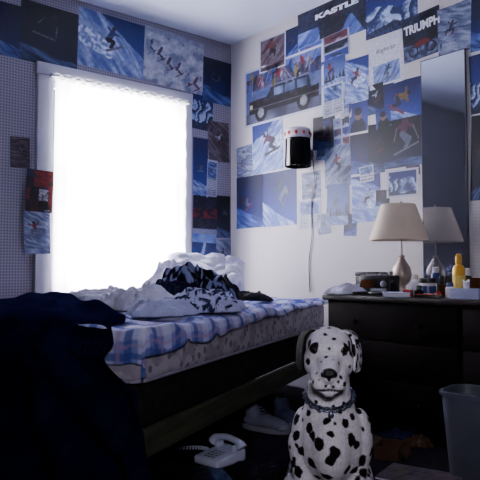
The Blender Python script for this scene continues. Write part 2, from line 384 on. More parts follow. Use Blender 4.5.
            if abs(u-(.15+.6*v*v+.2*sin(v*4))) < .09*(1.2-v): c = (.50, .57, .72)
            if v > .72: c = lp((.25, .36, .64), (.5, .58, .78), .5+n)
        elif kind == 'collage':
            q = noise.cell(Vector((u*3+s, v*4*asp*.6, s)))
            c = [(.42, .07, .10), (.07, .06, .10), (.62, .62, .68), (.22, .10, .14), (.13, .15, .30)][int(abs(q)*4.99) % 5]
            if v > .6 and u > .3: c = (.45, .08, .10)
            c = lp(c, (.1, .1, .12), .2+n2+n3)
        elif kind == 'brown':
            c = lp((.18, .13, .17), (.38, .33, .37), streak); c = skier(u, V, c, 1.)
        elif kind == 'redstrip':
            c = lp((.04, .04, .08), (.14, .13, .22), .5+n+n3)
            if .42 < v < .66: c = lp((.42, .09, .12), (.10, .05, .1), .5+n2*2)
            if v < .14: c = (.45, .46, .56)
        elif kind == 'mag':
            c = (.80, .80, .86)
            if .12 < u < .90 and .06 < v < .46: c = skier(u, V+.25*asp, lp((.22, .29, .52), (.62, .67, .82), streak), .7)
        elif kind == 'banner':
            c = lp((.04, .05, .09), (.11, .13, .24), .5+n+n3)
            if v < .50 and n > -.02: c = lp((.10, .17, .42), (.44, .51, .72), streak)
            c = skier(u*1.0, V, c, .35)
        elif kind == 'tri':
            c = lp((.03, .03, .07), (.10, .12, .22), .5+n+n3)
            if v < .36+.1*n: c = lp((.12, .14, .25), (.36, .40, .54), .3+1.6*n2)
            for wx_ in (.27, .73):
                if el(u, V, wx_, .20*asp, 0, .13, .13) and not el(u, V, wx_, .20*asp, 0, .09, .09): c = (.02, .02, .03)
            if el(u, V, .5, .34*asp, .1, .20, .07): c = (.35, .08, .10)
        elif kind == 'car':
            c = lp((.30, .32, .45), (.20, .26, .46), v+.4*n2)
            if v > .60: c = lp((.05, .07, .18), (.26, .22, .32), .4+1.2*n2+n3)
            if v > .84+.04*n2: c = lp((.12, .19, .45), (.38, .46, .66), .5+n)
            if v < .22: c = lp((.13, .14, .22), (.30, .31, .40), .5+1.2*n2)
            if .07 < u < .95 and .20 < v < .42+.03*sin(u*6): c = lp((.025, .02, .04), (.12, .08, .12), (v-.3)*4+n3*1.5)
            if .38 <= v < .60 and u > .27+.5*(v-.38) and u < .86-.12*(v-.38):
                c = lp((.04, .04, .07), (.12, .12, .2), .4+n3)
                if .43 < v < .56 and (.40 < u < .52 or .545 < u < .67 or .695 < u < .81): c = lp((.12, .16, .28), (.36, .42, .56), .5+n2)
            if .60 < v < .625 and .32 < u < .84: c = (.34, .34, .42)
            for wx_ in (.23, .77):
                if el(u, V, wx_, .20*asp, 0, .080, .082): c = (.02, .02, .03)
                if el(u, V, wx_, .20*asp, 0, .042, .043): c = (.42, .42, .48)
            if .075 < u < .11 and .31 < v < .37: c = (.7, .66, .55)
            if .07 < u < .95 and .285 < v < .30: c = (.30, .28, .34)
            for k in range(22):
                qx = .08+.04*k+.012*sin(k*5); yy = (.66+.075*((k*7) % 4)*.9)*asp
                cc = [(.2, .3, .6), (.40, .40, .48), (.45, .09, .12), (.45, .42, .2), (.10, .16, .4), (.5, .5, .58), (.08, .08, .14)][(k*3) % 7]
                if el(u, V, qx, yy, .5*sin(k*2.3), .020, .048): c = lp(cc, (.1, .1, .15), .2+n3)
                if el(u, V, qx+.01*sin(k), yy+.062, 0, .012, .014): c = (.38, .28, .26)
                if k % 3 == 0 and el(u, V, qx+.03, yy+.03, .7*sin(k*1.7), .004, .11): c = (.45, .45, .52)
        else: c = (.5, .5, .5)
        c = tuple(max(0, x*(.96+.16*n3)) for x in c)
        return lin(c)
    return f
NP = [0]
RT = random.Random(5)
def poster(wall, x0, y0, x1, y1, kind, label, tilt=None, border=0., text=None, seed=None, off=None, group='posters and magazine pages taped to the walls'):
    NP[0] += 1; s = (seed if seed is not None else NP[0])*1.37
    if tilt is None: tilt = RT.uniform(-2.4, 2.4)
    if off is None: off = .0008+(NP[0] % 6)*.0005
    xc = (x0+x1)/2; yc = (y0+y1)/2
    if wall == 'A':
        a = onA(x0, yc, -off); b_ = onA(x1, yc, -off); zt = onA(xc, y0, -off).z; zb = onA(xc, y1, -off).z; w = b_.x-a.x; c = Vector(((a.x+b_.x)/2, -off, (zt+zb)/2)); rz = 0
    else:
        a = onB(x0, yc); b_ = onB(x1, yc); zt = onB(xc, y0).z; zb = onB(xc, y1).z; w = a.y-b_.y; c = Vector((-off, (a.y+b_.y)/2, (zt+zb)/2)); rz = -pi/2
    zt = min(zt, H-.004-abs(sin(radians(tilt)))*w/2); h = zt-zb; c.z = (zt+zb)/2; asp = h/w; f = art(kind, s, asp)
    nu = max(24, min(110, int((x1-x0)*1.6))); nv = max(24, min(90, int((y1-y0)*1.7)))
    if border:
        g = f
        def f(u, v):
            return lin((.68, .69, .77)) if (u < border or u > 1-border or v < border/asp or v > 1-border/asp) else g(u, v)
    me = grid(lambda u, v: Vector(((u-.5)*w, -.0004*max(0, (abs(u-.5)+abs(v-.5)-.7))*10, (v-.5)*h)), nu, nv, f)
    o = ob('poster' if (x1-x0)*(y1-y0) > 1500 else 'magazine_page', me, 'print_'); o.location = c; o.rotation_euler = (0, radians(tilt), rz)
    tag(o, label, 'poster' if o.name.startswith('poster') else 'magazine page', group)
    if text:
        for (t, u, v, size, mt, fill) in text:
            cu_ = bpy.data.curves.new('t', 'FONT'); cu_.body = t; cu_.size = size*h; cu_.align_x = 'CENTER'; cu_.align_y = 'CENTER'; cu_.extrude = 0.0001; cu_.offset = .0028 if fill > .6 else 0; cu_.shear = .3 if fill < .6 else 0
            to = bpy.data.objects.new('t', cu_); COL.objects.link(to)
            me2 = bpy.data.meshes.new_from_object(to.evaluated_get(bpy.context.evaluated_depsgraph_get())); bpy.data.objects.remove(to)
            wd = max(v_.co.x for v_ in me2.vertices)-min(v_.co.x for v_ in me2.vertices)
            me2.transform(Matrix.Rotation(pi/2, 4, 'X') @ Matrix.Diagonal((fill*w/wd, 1, 1, 1)))
            t2 = ob('printed_lettering', me2, mt, o); t2.location = ((u-.5)*w, -.0009, (v-.5)*h)
    return o
P = poster
P('A', -30, 0, 26, 54, 'deep', 'dark blue ski poster cut by the left edge of the view, high on the wall')
P('A', 20, 6, 78, 66, 'dark', 'wide dark blue ski poster above the left side of the window', seed=5)
P('A', 78, 16, 144, 72, 'powder', 'pale blue alpine poster with a skier directly above the window', seed=12)
P('A', 144, 34, 203, 88, 'race', 'white poster with rows of small grey ski racers above window corner')
P('A', 203, 60, 231, 104, 'deep', 'dark navy snow poster touching the room corner, top of its column')
P('A', 192, 92, 213, 130, 'mountain', 'blue mountain page right of the window top')
P('A', 208, 122, 229, 162, 'brown', 'brown and maroon page beside the room corner', seed=31)
P('A', 193, 138, 208, 196, 'jump', 'tall narrow blue ski jump page right beside the curtain', seed=7)
P('A', 207, 160, 217, 198, 'text', 'thin pale strip of page below the brown page')
P('A', 193, 196, 217, 234, 'redstrip', 'black page with a red band right of the window')
P('A', 192, 234, 216, 265, 'road', 'blue page with a curving pale road low beside the window')
P('A', 216, 240, 231, 268, 'grey', 'small grey page lowest beside the corner above the pillow')
P('A', 216, 196, 230, 238, 'dark', 'small dark navy page between red band page and corner', seed=4)
P('A', 10, 137, 30, 168, 'brown', 'small dark brown photo left of the window frame', seed=8)
P('A', 26, 170, 53, 212, 'collage', 'red black and white collage page on the left window frame', tilt=2, off=.0235)
P('A', 24, 210, 50, 254, 'grey', 'faded grey blue page below the red collage page', tilt=-2, seed=3, off=.0232)
P('B', 260, 36, 286, 70, 'brown', 'pale brown page near the corner above the car poster', tilt=1, border=.04)
P('B', 284, 28, 300, 58, 'deep', 'small dark blue page left of the long lettered banner poster')
P('B', 298, 0, 367, 42, 'banner', 'long banner poster with large ski maker lettering at the ceiling', tilt=0, text=[('KASTLE', .58, .74, .16, 'ink', .62)])
P('B', 366, -10, 418, 32, 'mountain', 'dark blue mountain poster at the ceiling right of the banner', seed=15)
P('B', 299, 38, 350, 64, 'tiled', 'wide page of small dark photos tucked under the lettered banner', seed=13)
P('B', 322, 58, 346, 86, 'trees', 'small blue page with dark trees just right of the car poster', seed=22)
P('B', 245, 58, 324, 118, 'car', 'large poster of a black car with a crowd of colourful skiers', border=.02, tilt=0)
P('B', 369, 36, 403, 86, 'mag', 'white magazine cover with script title over a blue photo', tilt=-2, text=[('Rightist', .5, .74, .12, 'inkd', .58)])
P('B', 403, 12, 441, 58, 'tri', 'dark motorcycle poster with bold white lettering', tilt=-3, text=[('TRIUMPH', .52, .70, .26, 'ink', .94)])
P('B', 438, 4, 472, 54, 'grey', 'grey blue poster at ceiling above the tall mirror', seed=14)
P('B', 471, -8, 510, 48, 'deep', 'dark blue poster at the right edge above the mirror', seed=16)
P('B', 345, 58, 369, 102, 'powder', 'pale snowy page left of the white magazine cover', seed=2)
P('B', 323, 84, 344, 116, 'text', 'pale page of print below the small page with dark trees', seed=6)
P('B', 383, 80, 423, 121, 'jump', 'bright blue sky ski jump poster left of the mirror top', seed=9)
P('B', 367, 84, 384, 114, 'dark', 'small dark page under the white magazine cover')
P('B', 349, 102, 368, 132, 'close', 'small page showing a skier up close above the navy page', seed=11)
P('B', 253, 121, 283, 172, 'powder', 'pale blue powder skier poster below the car poster', seed=19)
P('B', 237, 146, 253, 177, 'grey', 'small light grey page beside the room corner', seed=25)
P('B', 237, 176, 263, 228, 'deep', 'left half of the deep blue pair of posters near corner', seed=27, tilt=0)
P('B', 262, 171, 297, 226, 'jump', 'right half of the deep blue pair of posters near corner', seed=28, tilt=0)
P('B', 313, 116, 335, 149, 'dark', 'small dark blue page right of the black wall lamp')
P('B', 334, 117, 350, 147, 'tiled', 'tiny page of small photos right of the dark lamp page', seed=33)
P('B', 325, 146, 351, 187, 'grey', 'pale grey skier page in the middle of the right wall', seed=17)
P('B', 327, 184, 349, 225, 'trees', 'light blue page with trees above the blank wall', seed=41)
P('B', 299, 200, 321, 229, 'text', 'white printed page beside the hanging cord', tilt=1)
P('B', 302, 172, 321, 199, 'grey', 'small pale page right behind the hanging cord of the lamp', tilt=-1, seed=61)
P('B', 350, 134, 369, 174, 'deep', 'navy page with small skier beside the black landscape poster', seed=44)
P('B', 352, 175, 381, 222, 'powder', 'large pale blue powder page above the lampshade', seed=47)
P('B', 368, 124, 386, 173, 'dark', 'narrow dark page left of the black landscape poster', seed=48)
P('B', 384, 118, 424, 167, 'dark', 'black landscape poster with skier left of mirror', seed=50)
P('B', 387, 169, 419, 197, 'mountain', 'blue mountain page with white border left of the mirror', border=.06, seed=52)
P('B', 470, 52, 500, 112, 'mountain', 'blue mountain poster right of the mirror cut by the view', seed=53)
P('B', 471, 114, 500, 200, 'dark', 'tall dark poster right of the mirror cut by the view', seed=54)
P('B', 341, 98, 352, 118, 'text', 'tiny pale clipping overlapping the pages in mid wall', tilt=4, seed=71)
P('B', 376, 108, 391, 128, 'close', 'little clipping overlapping the ski jump poster corner', tilt=-4, seed=73)
P('B', 376, 190, 390, 206, 'dark', 'little dark clipping overlapping the powder page above lamp', tilt=3, seed=77)
P('B', 318, 214, 330, 234, 'grey', 'narrow pale clipping lowest beside the tree page', tilt=-3, seed=79)
P('B', 344, 214, 357, 236, 'deep', 'narrow navy clipping lowest between tree page and powder page', tilt=3, seed=81)
P('B', 317, 142, 329, 160, 'trees', 'small clipping just below the dark page by the wall lamp', tilt=5, seed=83)
P('B', 406, 160, 420, 176, 'brown', 'small brown clipping under the black landscape poster', tilt=-5, seed=85)
P('B', 338, 166, 351, 184, 'redstrip', 'small black and red clipping over the grey skier page', tilt=4, seed=87)
P('B', 360, 166, 374, 182, 'text', 'small white clipping straddling the navy and powder pages', tilt=-4, seed=89)
# ------------------------------------------------------------------ tall mirror
q0 = onB(423, 150); q1 = onB(468, 150); zt = onB(445, 55).z; DT = .645; zb = DT+.02
mw = q0.y-q1.y; mi = thing('tall_mirror', 'tall narrow wall mirror behind the lamp, thin frame', 'mirror', (0, (q0.y+q1.y)/2, zb), -pi/2)
ob('mirror_glass', B(-mw/2+.003, mw/2-.003, -.012, -.004, .003, zt-zb-.003), 'mirror', mi, smooth=False)
bm = bmesh.new(); hm = zt-zb
for a in ((-mw/2, -mw/2+.004, 0, hm), (mw/2-.004, mw/2, 0, hm), (-mw/2, mw/2, 0, .004), (-mw/2, mw/2, hm-.004, hm)): box(bm, a[0], a[1], -.013, -.001, a[2], a[3])
ob('mirror_frame', bm, 'mframe', mi)
# ------------------------------------------------------------------ wall lamp
c = onB(298, 153, -.11); wl = thing('wall_lamp', 'black drum wall lamp with white and red band on poster wall', 'lamp', (0, c.y, c.z))
ob('drum_shade', L([(.082, -.09), (.086, -.088), (.080, .09), (.076, .092), (.078, -.085)], 32, (-.11, 0, 0), cap=False), 'gloss', wl)
ob('upper_band', L([(.081, .092), (.083, .096), (.079, .150), (.070, .158), (.0, .160)], 32, (-.11, 0, 0), cap=False), 'paper', wl)
for k in range(10):
    a = 2*pi*k/10; ob('red_motif', ell(bmesh.new(), (-.11+.078*cos(a), .078*sin(a), .122), (.012, .012, .014), 8, 6), 'red', wl)
ob('bracket', T([(-.002, 0, 0), (-.06, 0, .0), (-.11, 0, .0)], .008), 'grey', wl)
ob('wall_plate', L([(.035, 0), (.035, .008), (.02, .012)], 20), 'grey', wl).rotation_euler = (0, -pi/2, 0)
ob('bulb', ell(bmesh.new(), (-.11, 0, -.02), (.028, .028, .045)), 'paper', wl)
pts = [(onB(313, 160, -.02)), (onB(314, 180, -.012)), (onB(311, 205, -.01)), (onB(312, 235, -.008)), (onB(309, 262, -.008)), (onB(310, 292, -.008))]
base = Vector((0, c.y, c.z)); ob('power_cord', T([(-.03, -.0, -.01)]+[p-base for p in spline(pts, 6)], .0035, 6), 'black', wl)
# ------------------------------------------------------------------ dresser
X0 = -.55; Y1 = onB(325, 297, X0).y; Y0 = -3.0
ds = thing('dresser', 'low dark wood dresser along the right wall under the mirror', 'dresser', (X0, Y1, 0))
Ld = Y1-Y0; Dd = -.03-X0
ob('body', B(.012, Dd, -Ld+.01, -.01, .07, DT-.028, bev=.003), 'darkwood2', ds)
ob('dresser_top', B(-.012, Dd+.01, -Ld, .012, DT-.028, DT, bev=.006), 'darkwood', ds)
ob('plinth', B(.04, Dd, -Ld+.03, -.03, 0, .07), 'darkwood', ds)
for r_ in range(3):
    for c_ in range(2):
        y1 = -.03-c_*(Ld-.04)/2; y0 = y1-(Ld-.04)/2+.02; z0 = .09+r_*.175
        d_ = ob('drawer', B(-.001, .012, y0, y1, z0, z0+.170, bev=.003), 'darkwood2', ds)
        for t_ in (.25, .75):
            k_ = ob('knob', L([(.006, 0), (.008, .012), (.014, .018), (.013, .026), (.004, .03)], 14), 'knob', d_)
            k_.location = (-.001, y0+(y1-y0)*t_, z0+.08); k_.rotation_euler = (0, -pi/2, 0)
def dp(px, x): p = onB(px, 290, x); return Vector((p.x, p.y, DT))
p = dp(402, -.17); tl = thing('table_lamp', 'pale table lamp with cream pleated shade on the dresser', 'lamp', p)
ob('base', L([(.055, 0), (.057, .008), (.045, .018), (.02, .028), (.018, .04), (.042, .065), (.052, .10), (.045, .14), (.022, .175), (.014, .19), (.016, .2), (.01, .205)], 28), 'pewter', tl)
ob('stem', T([(0, 0, .2), (0, 0, .45)], .005), 'pewter', tl)
bm = bmesh.new(); z0 = onB(398, 240, -.2).z-DT; z1 = onB(398, 204, -.2).z-DT
prof = [(.146, z0), (.146, z0+.008), (.088, z1-.006), (.086, z1), (.083, z1-.004), (.142, z0+.004)]
lathe(bm, prof, 96, cap=False, pleat=.045); sh = ob('lamp_shade', bm, 'cream', tl, ang=2); sh.location = -rt*.015
ob('finial', L([(.003, 0), (.008, .006), (.009, .014), (.003, .024)], 12, (0, 0, z1-.005)), 'pewter', tl)
bm = bmesh.new()
for a in (0, pi/2): tube(bm, [(.085*cos(a), .085*sin(a), z1-.006), (-.085*cos(a), -.085*sin(a), z1-.006)], .002, 6)
ob('shade_spider', bm, 'pewter', tl)
p = dp(379, -.36); cr = thing('clock_radio', 'black clock radio left of the table lamp', 'clock radio', p, -pi/2+.15)
ob('body', B(-.09, .09, -.05, .06, .004, .10, bev=.012), 'black', cr)
ob('display', B(-.075, .0, -.054, -.049, .035, .075, bev=.002), 'glassy', cr)
k_ = ob('dial', L([(.016, 0), (.016, .008), (.012, .011)], 18, (0, 0, 0)), 'grey', cr); k_.location = (.055, -.049, .055); k_.rotation_euler = (pi/2, 0, 0)
for k in range(5): ob('button', B(-.07+k*.028, -.052+k*.028, -.01, .01, .099, .106, bev=.002), 'grey', cr)
for s in (-.065, .065): ob('foot', L([(.01, 0), (.01, .006)], 10, (s, 0, 0)), 'black', cr)
t = thing('jewelry_box', 'dark wooden jewelry box behind the clock radio', 'jewelry box', dp(372, -.17), -pi/2+.1)
ob('case', B(-.075, .075, -.05, .05, 0, .09, bev=.004), 'darkwood', t); ob('lid', B(-.078, .078, -.053, .053, .091, .115, bev=.006), 'darkwood', t); ob('clasp', B(-.008, .008, -.057, -.052, .078, .098, bev=.002), 'pewter', t)
def sab(x, e=.06): return sqrt(x*x+e*e)-e
def crumple(name, label, cat, c, rx, ry, h, seed, mat, rz=0., colfn=None, n=70, lump=1.):
    def f(u, v):
        x = (u*2-1); y = (v*2-1)
        X = x*sqrt(max(0, 1-y*y/2)); Y = y*sqrt(max(0, 1-x*x/2)); r = min(1, sqrt(X*X+Y*Y)); an = math.atan2(Y, X)
        out = 1+.45*noise.noise(Vector((cos(an)*1.4+seed, sin(an)*1.4, seed)))+.18*noise.noise(Vector((cos(an)*4+seed, sin(an)*4, seed)))
        env = max(0, 1-r**2.6)**.55
        q = Vector((X*1.3*lump+seed*3.1, Y*1.3*lump, seed)); w = noise.noise_vector(q*1.1)*.9
        big = noise.noise(q*.9+w*.3); mid = noise.noise(q*2.0+w)
        q3 = Vector((q.x*1.1+w.x*1.2, q.y*3.0+w.y*1.6, seed)); fold = sab(noise.noise(q3), .06); f2 = sab(noise.noise(q*4.0+w*2.6), .05)
        zz = h*env*(.60+.26*big+.14*mid+.42*fold+.22*f2)
        d = noise.noise_vector(q*2.)*.18*env
        return Vector((X*rx*out+d.x*rx, Y*ry*out+d.y*ry, max(.004, zz)))
    o = ob(name, grid(f, n, n, colfn), mat); o.location = c; o.rotation_euler = (0, 0, rz)
    sm = o.modifiers.new('m', 'SMOOTH'); sm.iterations = 2
    sd = o.modifiers.new('s', 'SOLIDIFY'); sd.thickness = .004; sd.offset = -1
    tag(o, label, cat); return o
p = dp(350, -.43); crumple('handkerchief', 'crumpled white cloth at the left end of the dresser', 'cloth', p, .16, .09, .06, 3.3, 'whitecloth', n=50)
p = dp(396, -.475); bk = thing('paperback_book', 'small pale paperback lying at the front edge of the dresser', 'book', p, -.9)
ob('pages', B(-.058, .058, -.085, .085, .003, .017), 'paper', bk, smooth=False)
bm = bmesh.new(); box(bm, -.061, .061, -.088, .088, .017, .0195, .0005); box(bm, -.061, .061, -.088, .088, 0, .003, .0005); box(bm, -.062, -.058, -.088, .088, .001, .0185)
ob('cover', bm, 'bluecloth', bk)
def bottle(name, label, px, x, prof, mat, capprof, capmat, n=22, lab=None):
    t = thing(name, label, 'bottle' if 'bottle' in name else name.split('_')[-1], dp(px, x))
    ob('body', L(prof, n), mat, t); ob('cap', L(capprof, n), capmat, t)
    if lab: ob('paper_label', L([(lab[0], lab[1]), (lab[0], lab[2])], n, cap=False), lab[3], t)
    return t
bottle('lotion_bottle', 'tall yellow lotion bottle right of the mirror reflection', 459, -.30, [(.026, 0), (.029, .004), (.029, .13), (.022, .145), (.012, .15), (.012, .155)], 'yellow', [(.015, .153), (.016, .156), (.015, .19), (.008, .20)], 'yellow', lab=(.0295, .03, .10, 'yellabel'))
bottle('cream_jar', 'white round cream jar with dark lid beside the lamp base', 428, -.36, [(.036, 0), (.04, .005), (.04, .06), (.034, .065)], 'paper', [(.041, .064), (.042, .068), (.041, .084), (.037, .087)], 'black', lab=(.0405, .015, .05, 'blueplastic'))
bottle('perfume_bottle', 'small amber perfume bottle between cream jar and yellow bottle', 442, -.32, [(.022, 0), (.024, .004), (.024, .055), (.01, .065), (.009, .072)], 'glassy', [(.012, .070), (.012, .095), (.008, .098)], 'black', n=8)
bottle('medicine_bottle', 'short white medicine bottle in front of the yellow bottle', 450, -.44, [(.018, 0), (.02, .003), (.02, .045), (.013, .052)], 'paper', [(.015, .050), (.015, .066), (.013, .068)], 'blueplastic')
bottle('spray_can', 'slim dark blue spray can behind the cream jar', 436, -.22, [(.024, 0), (.025, .003), (.025, .10), (.018, .112)], 'blueplastic', [(.017, .110), (.017, .135), (.012, .14)], 'paper')
bottle('shampoo_bottle', 'dark flat bottle just left of the lamp base', 391, -.27, [(.022, 0), (.025, .003), (.025, .08), (.015, .095)], 'black', [(.013, .093), (.013, .115), (.010, .118)], 'grey', n=10)
bottle('cologne_bottle', 'white bottle with pale cap between the lamp base and cream jar', 416, -.30, [(.020, 0), (.022, .003), (.022, .07), (.012, .08)], 'paper', [(.012, .078), (.012, .10), (.008, .103)], 'pewter', n=12)
bottle('nail_polish_bottle', 'tiny red bottle in front of the perfume bottle', 438, -.47, [(.012, 0), (.013, .002), (.013, .025), (.007, .03)], 'red', [(.007, .03), (.006, .055), (.004, .057)], 'black', n=10)
bottle('deodorant_bottle', 'dark stubby bottle with white cap behind the yellow bottle', 467, -.20, [(.024, 0), (.026, .003), (.026, .09), (.016, .10)], 'black', [(.017, .098), (.017, .13), (.012, .134)], 'paper')
bottle('ink_bottle', 'squat black bottle in front of the white bottle with pale cap', 419, -.45, [(.020, 0), (.022, .003), (.022, .03), (.012, .036)], 'gloss', [(.013, .035), (.013, .052), (.010, .054)], 'black', n=12)
bottle('glass_tumbler', 'dark tumbler glass at the right edge of the dresser', 475, -.34, [(.028, 0), (.03, .003), (.036, .09), (.034, .09), (.028, .008)], 'glassy', [(.004, .008), (.004, .0085)], 'glassy')
t = thing('cardboard_box', 'small red cardboard box lying by the lamp base', 'box', dp(408, -.41), .5)
ob('carton', B(-.035, .035, -.02, .02, 0, .03, bev=.002), 'red', t); ob('flap', B(.035, .037, -.018, .018, .002, .028), 'card', t)
t = thing('cassette_case', 'flat black cassette case at the front of the dresser', 'cassette case', dp(428, -.51), -1.2)
ob('case', B(-.055, .055, -.03, .03, 0, .016, bev=.002), 'black', t); ob('inlay_card', B(-.05, .05, -.027, .027, .016, .0166), 'orange', t)
t = thing('tissue_box', 'pale blue tissue box at the right end of the dresser', 'tissue box', dp(467, -.46), .2)
ob('carton', B(-.04, .04, -.06, .06, 0, .045, bev=.002), 'bluecloth', t); ob('tissue', grid(lambda u, v: Vector(((u-.5)*.03*(1+v), .012*sin(u*9), .044+v*.035+.006*sin(u*12))), 12, 6), 'whitecloth', t)
t = thing('hair_brush', 'dark hair brush lying near the middle front of dresser', 'hair brush', dp(370, -.51), -1.3)
ob('handle', T([(-.09, 0, .012), (-.03, 0, .012), (0, 0, .013)], [.006, .009, .01], 10), 'black', t); ob('head', ell(bmesh.new(), (.045, 0, .014), (.055, .028, .012)), 'black', t)
bm = bmesh.new()
for i in range(7):
    for j in range(4): tube(bm, [(.01+i*.011, -.015+j*.01, .02), (.01+i*.011, -.015+j*.01, .036)], .0012, 5)
o = ob('bristles', bm, 'grey', t); o['kind'] = 'stuff'
# ------------------------------------------------------------------ bed
FR = CAM+S*(3.53*fh+.48*rt); br = yaw-radians(23); LB = 2.13; WB = 1.02; ZM0, ZM1 = .415, .572
bed = thing('bed', 'single bed with flowered mattress and low wooden rail by the window', 'bed', (FR.x, FR.y, 0), br)
bm = B(-LB, 0, .0, WB, ZM0, ZM1, bev=.035, seg=4)
mt = ob('mattress', bm, 'matt', bed)
bm = bmesh.new()
for z in (ZM0+.012, ZM1-.012): tube(bm, [(-LB+.03, .001, z), (-.03, .001, z), (-.001, .03, z), (-.001, WB-.03, z), (-.03, WB-.001, z), (-LB+.03, WB-.001, z), (-LB+.001, WB-.03, z), (-LB+.001, .03, z)], .006, 8, closed=True)
ob('piping', bm, 'piping', mt)
ob('box_spring', B(-LB+.02, -.01, .015, WB-.01, .275, ZM0-.002, bev=.02, seg=3), 'boxs', bed)
ZR0, ZR1 = .195, .282
ob('side_rail', B(-LB+.02, 0, -.012, .012, ZR0, ZR1, bev=.004), 'rail', bed); ob('side_rail', B(-LB+.02, 0, WB-.012, WB+.01, ZR0, ZR1, bev=.004), 'rail', bed)
ob('end_rail', B(-LB, -LB+.022, 0, WB, ZR0, ZR1, bev=.004), 'rail', bed); ob('end_rail', B(-.022, 0, .012, WB-.012, ZR0, ZR1, bev=.004), 'rail', bed)
for x in (-LB+.06, -.06):
    for y in (.05, WB-.06): ob('leg', B(x-.025, x+.025, y-.025, y+.025, 0, ZR1-.01, bev=.004), 'darkwood', bed)
def plaidcol(a, b_):
    c = (.44, .48, .72); P_ = .14
    def band(t, lo, hi): f_ = (t/P_) % 1; return lo < f_ < hi
    if band(a, 0, .35): c = lp(c, (.80, .80, .90), .6)
    if band(b_, 0, .35): c = lp(c, (.80, .80, .90), .6)
    if band(a, .52, .72): c = lp(c, (.20, .25, .54), .65)
    if band(b_, .52, .72): c = lp(c, (.20, .25, .54), .65)
    if band(a, .84, .92) or band(b_, .84, .92): c = lp(c, (.66, .50, .66), .6)
    return lin(c)
XF = -.01
def hangf(x): return .022+.045*max(0, min(1, (-x-.6)/1.2))+.03*max(0, (-x-1.8)/.3)+.018*noise.noise(Vector((x*3.2, 1, 5)))+.010*noise.noise(Vector((x*9, 4, 5)))
AN = -LB-.13
def quilt(u, v):
    a = AN+(XF-AN)*u; x = max(a, -LB-.008); over = max(0, -LB-.008-a)
    hg = hangf(max(a, -LB)); s = -hg+v*(hg+WB-.02)
    nz = noise.noise(Vector((a*4, s*4, 2)))+.6*noise.noise(Vector((a*9+s*3, s*6, 3)))
    fold = max(0, 1-abs(noise.noise(Vector((a*3+s*2, s*2.5, 8))))*7)
    zt = ZM1+.012+.016*max(0, nz)+.006*nz+.016*fold; z = zt-.004*max(0, 1-abs(s)/.03)
    hs = max(0, -s); y = max(s, 0)-.012
    if hs > 0: y -= .008*sin(min(1, hs/.03)*pi/2)+.012*abs(nz)*min(1, hs/.05)+.004
    if over > 0: x -= .012*min(1, over/.03)+.012*abs(nz)*min(1, over/.05)
    z -= sqrt(hs*hs+(.9*over)**2)
    return Vector((x+.008*nz, y, z))
def qcol(u, v):
    a = AN+(XF-AN)*u; hg = hangf(max(a, -LB)); s = -hg+v*(hg+WB)
    w = noise.noise(Vector((a*3, s*3, 1)))*.02; return plaidcol(a+3.01+w, s+1+.01+w)
o = ob('plaid_blanket', grid(quilt, 310, 150, qcol), 'plaid'); o.location = (FR.x, FR.y, 0); o.rotation_euler = (0, 0, br)
sd = o.modifiers.new('s', 'SOLIDIFY'); sd.thickness = .006; sd.offset = -1
tag(o, 'blue and lilac plaid blanket spread over the mattress', 'blanket')
def comf(u, v):
    yn = .12
    yq = yn+v*(WB+.15-yn)
    x0 = -LB+.04+.95*min(1, max(0, (yq-.1)/(WB-.1)))**.75+.05*noise.noise(Vector((yq*5, 2, 2)))
    top = (x0+LB)+.06; drop = ZM1+.06; s = u*(top+drop)
    hang = max(0, (s-top)/drop)
    y0_ = yn-.17*min(1, max(0, (s-top+.08)/.20))-.24*hang; y = y0_+v*(WB+.15-y0_)
    nz = noise.noise(Vector((s*3., y*3., 9))); n2 = noise.noise(Vector((s*8+y*2, y*8, 4))); n3 = noise.noise(Vector((s*15, y*15, 7)))
    cre = sab(noise.noise(Vector((s*3+y, y*4+s*1.5, 14))), .08); drap = sin(v*34+5*noise.noise(Vector((v*4, hang*1.5, 3))))
    puff = .048*min(1, s/.10)**.6*(.6+.8*nz+.30*n2+.10*n3+1.0*cre)*min(1, .15+v*2.0)
    if s < top:
        x = x0-s; z = ZM1+.026+max(0, puff); e = top-s; r_ = .15
        if e < r_: z -= (r_-sqrt(max(0, r_*r_-(r_-e)**2)))*.5
    else:
        t = hang; x = x0-top-.05-.12*sin(min(1, t*1.3)*pi/2)-.09*nz*t-.03*n2-.08*cre-.030*drap*min(1, t*3); z = max(.006, ZM1+.026+max(0, puff)*(1-t)-.075*(1-t)-t*(ZM1+.020))
    if v < .08:
        w = (1-v/.08); x += .05*w*w*min(1, hang*1.5)
    return Vector((x, y, max(.006, z)))
o = ob('comforter', grid(comf, 160, 150), 'navy'); o.location = (FR.x, FR.y, 0); o.rotation_euler = (0, 0, br)
sm = o.modifiers.new('m', 'SMOOTH'); sm.iterations = 3
sd = o.modifiers.new('s', 'SOLIDIFY'); sd.thickness = .006; sd.offset = -1
tag(o, 'dark navy comforter bunched at the bed end and hanging to the floor', 'comforter')
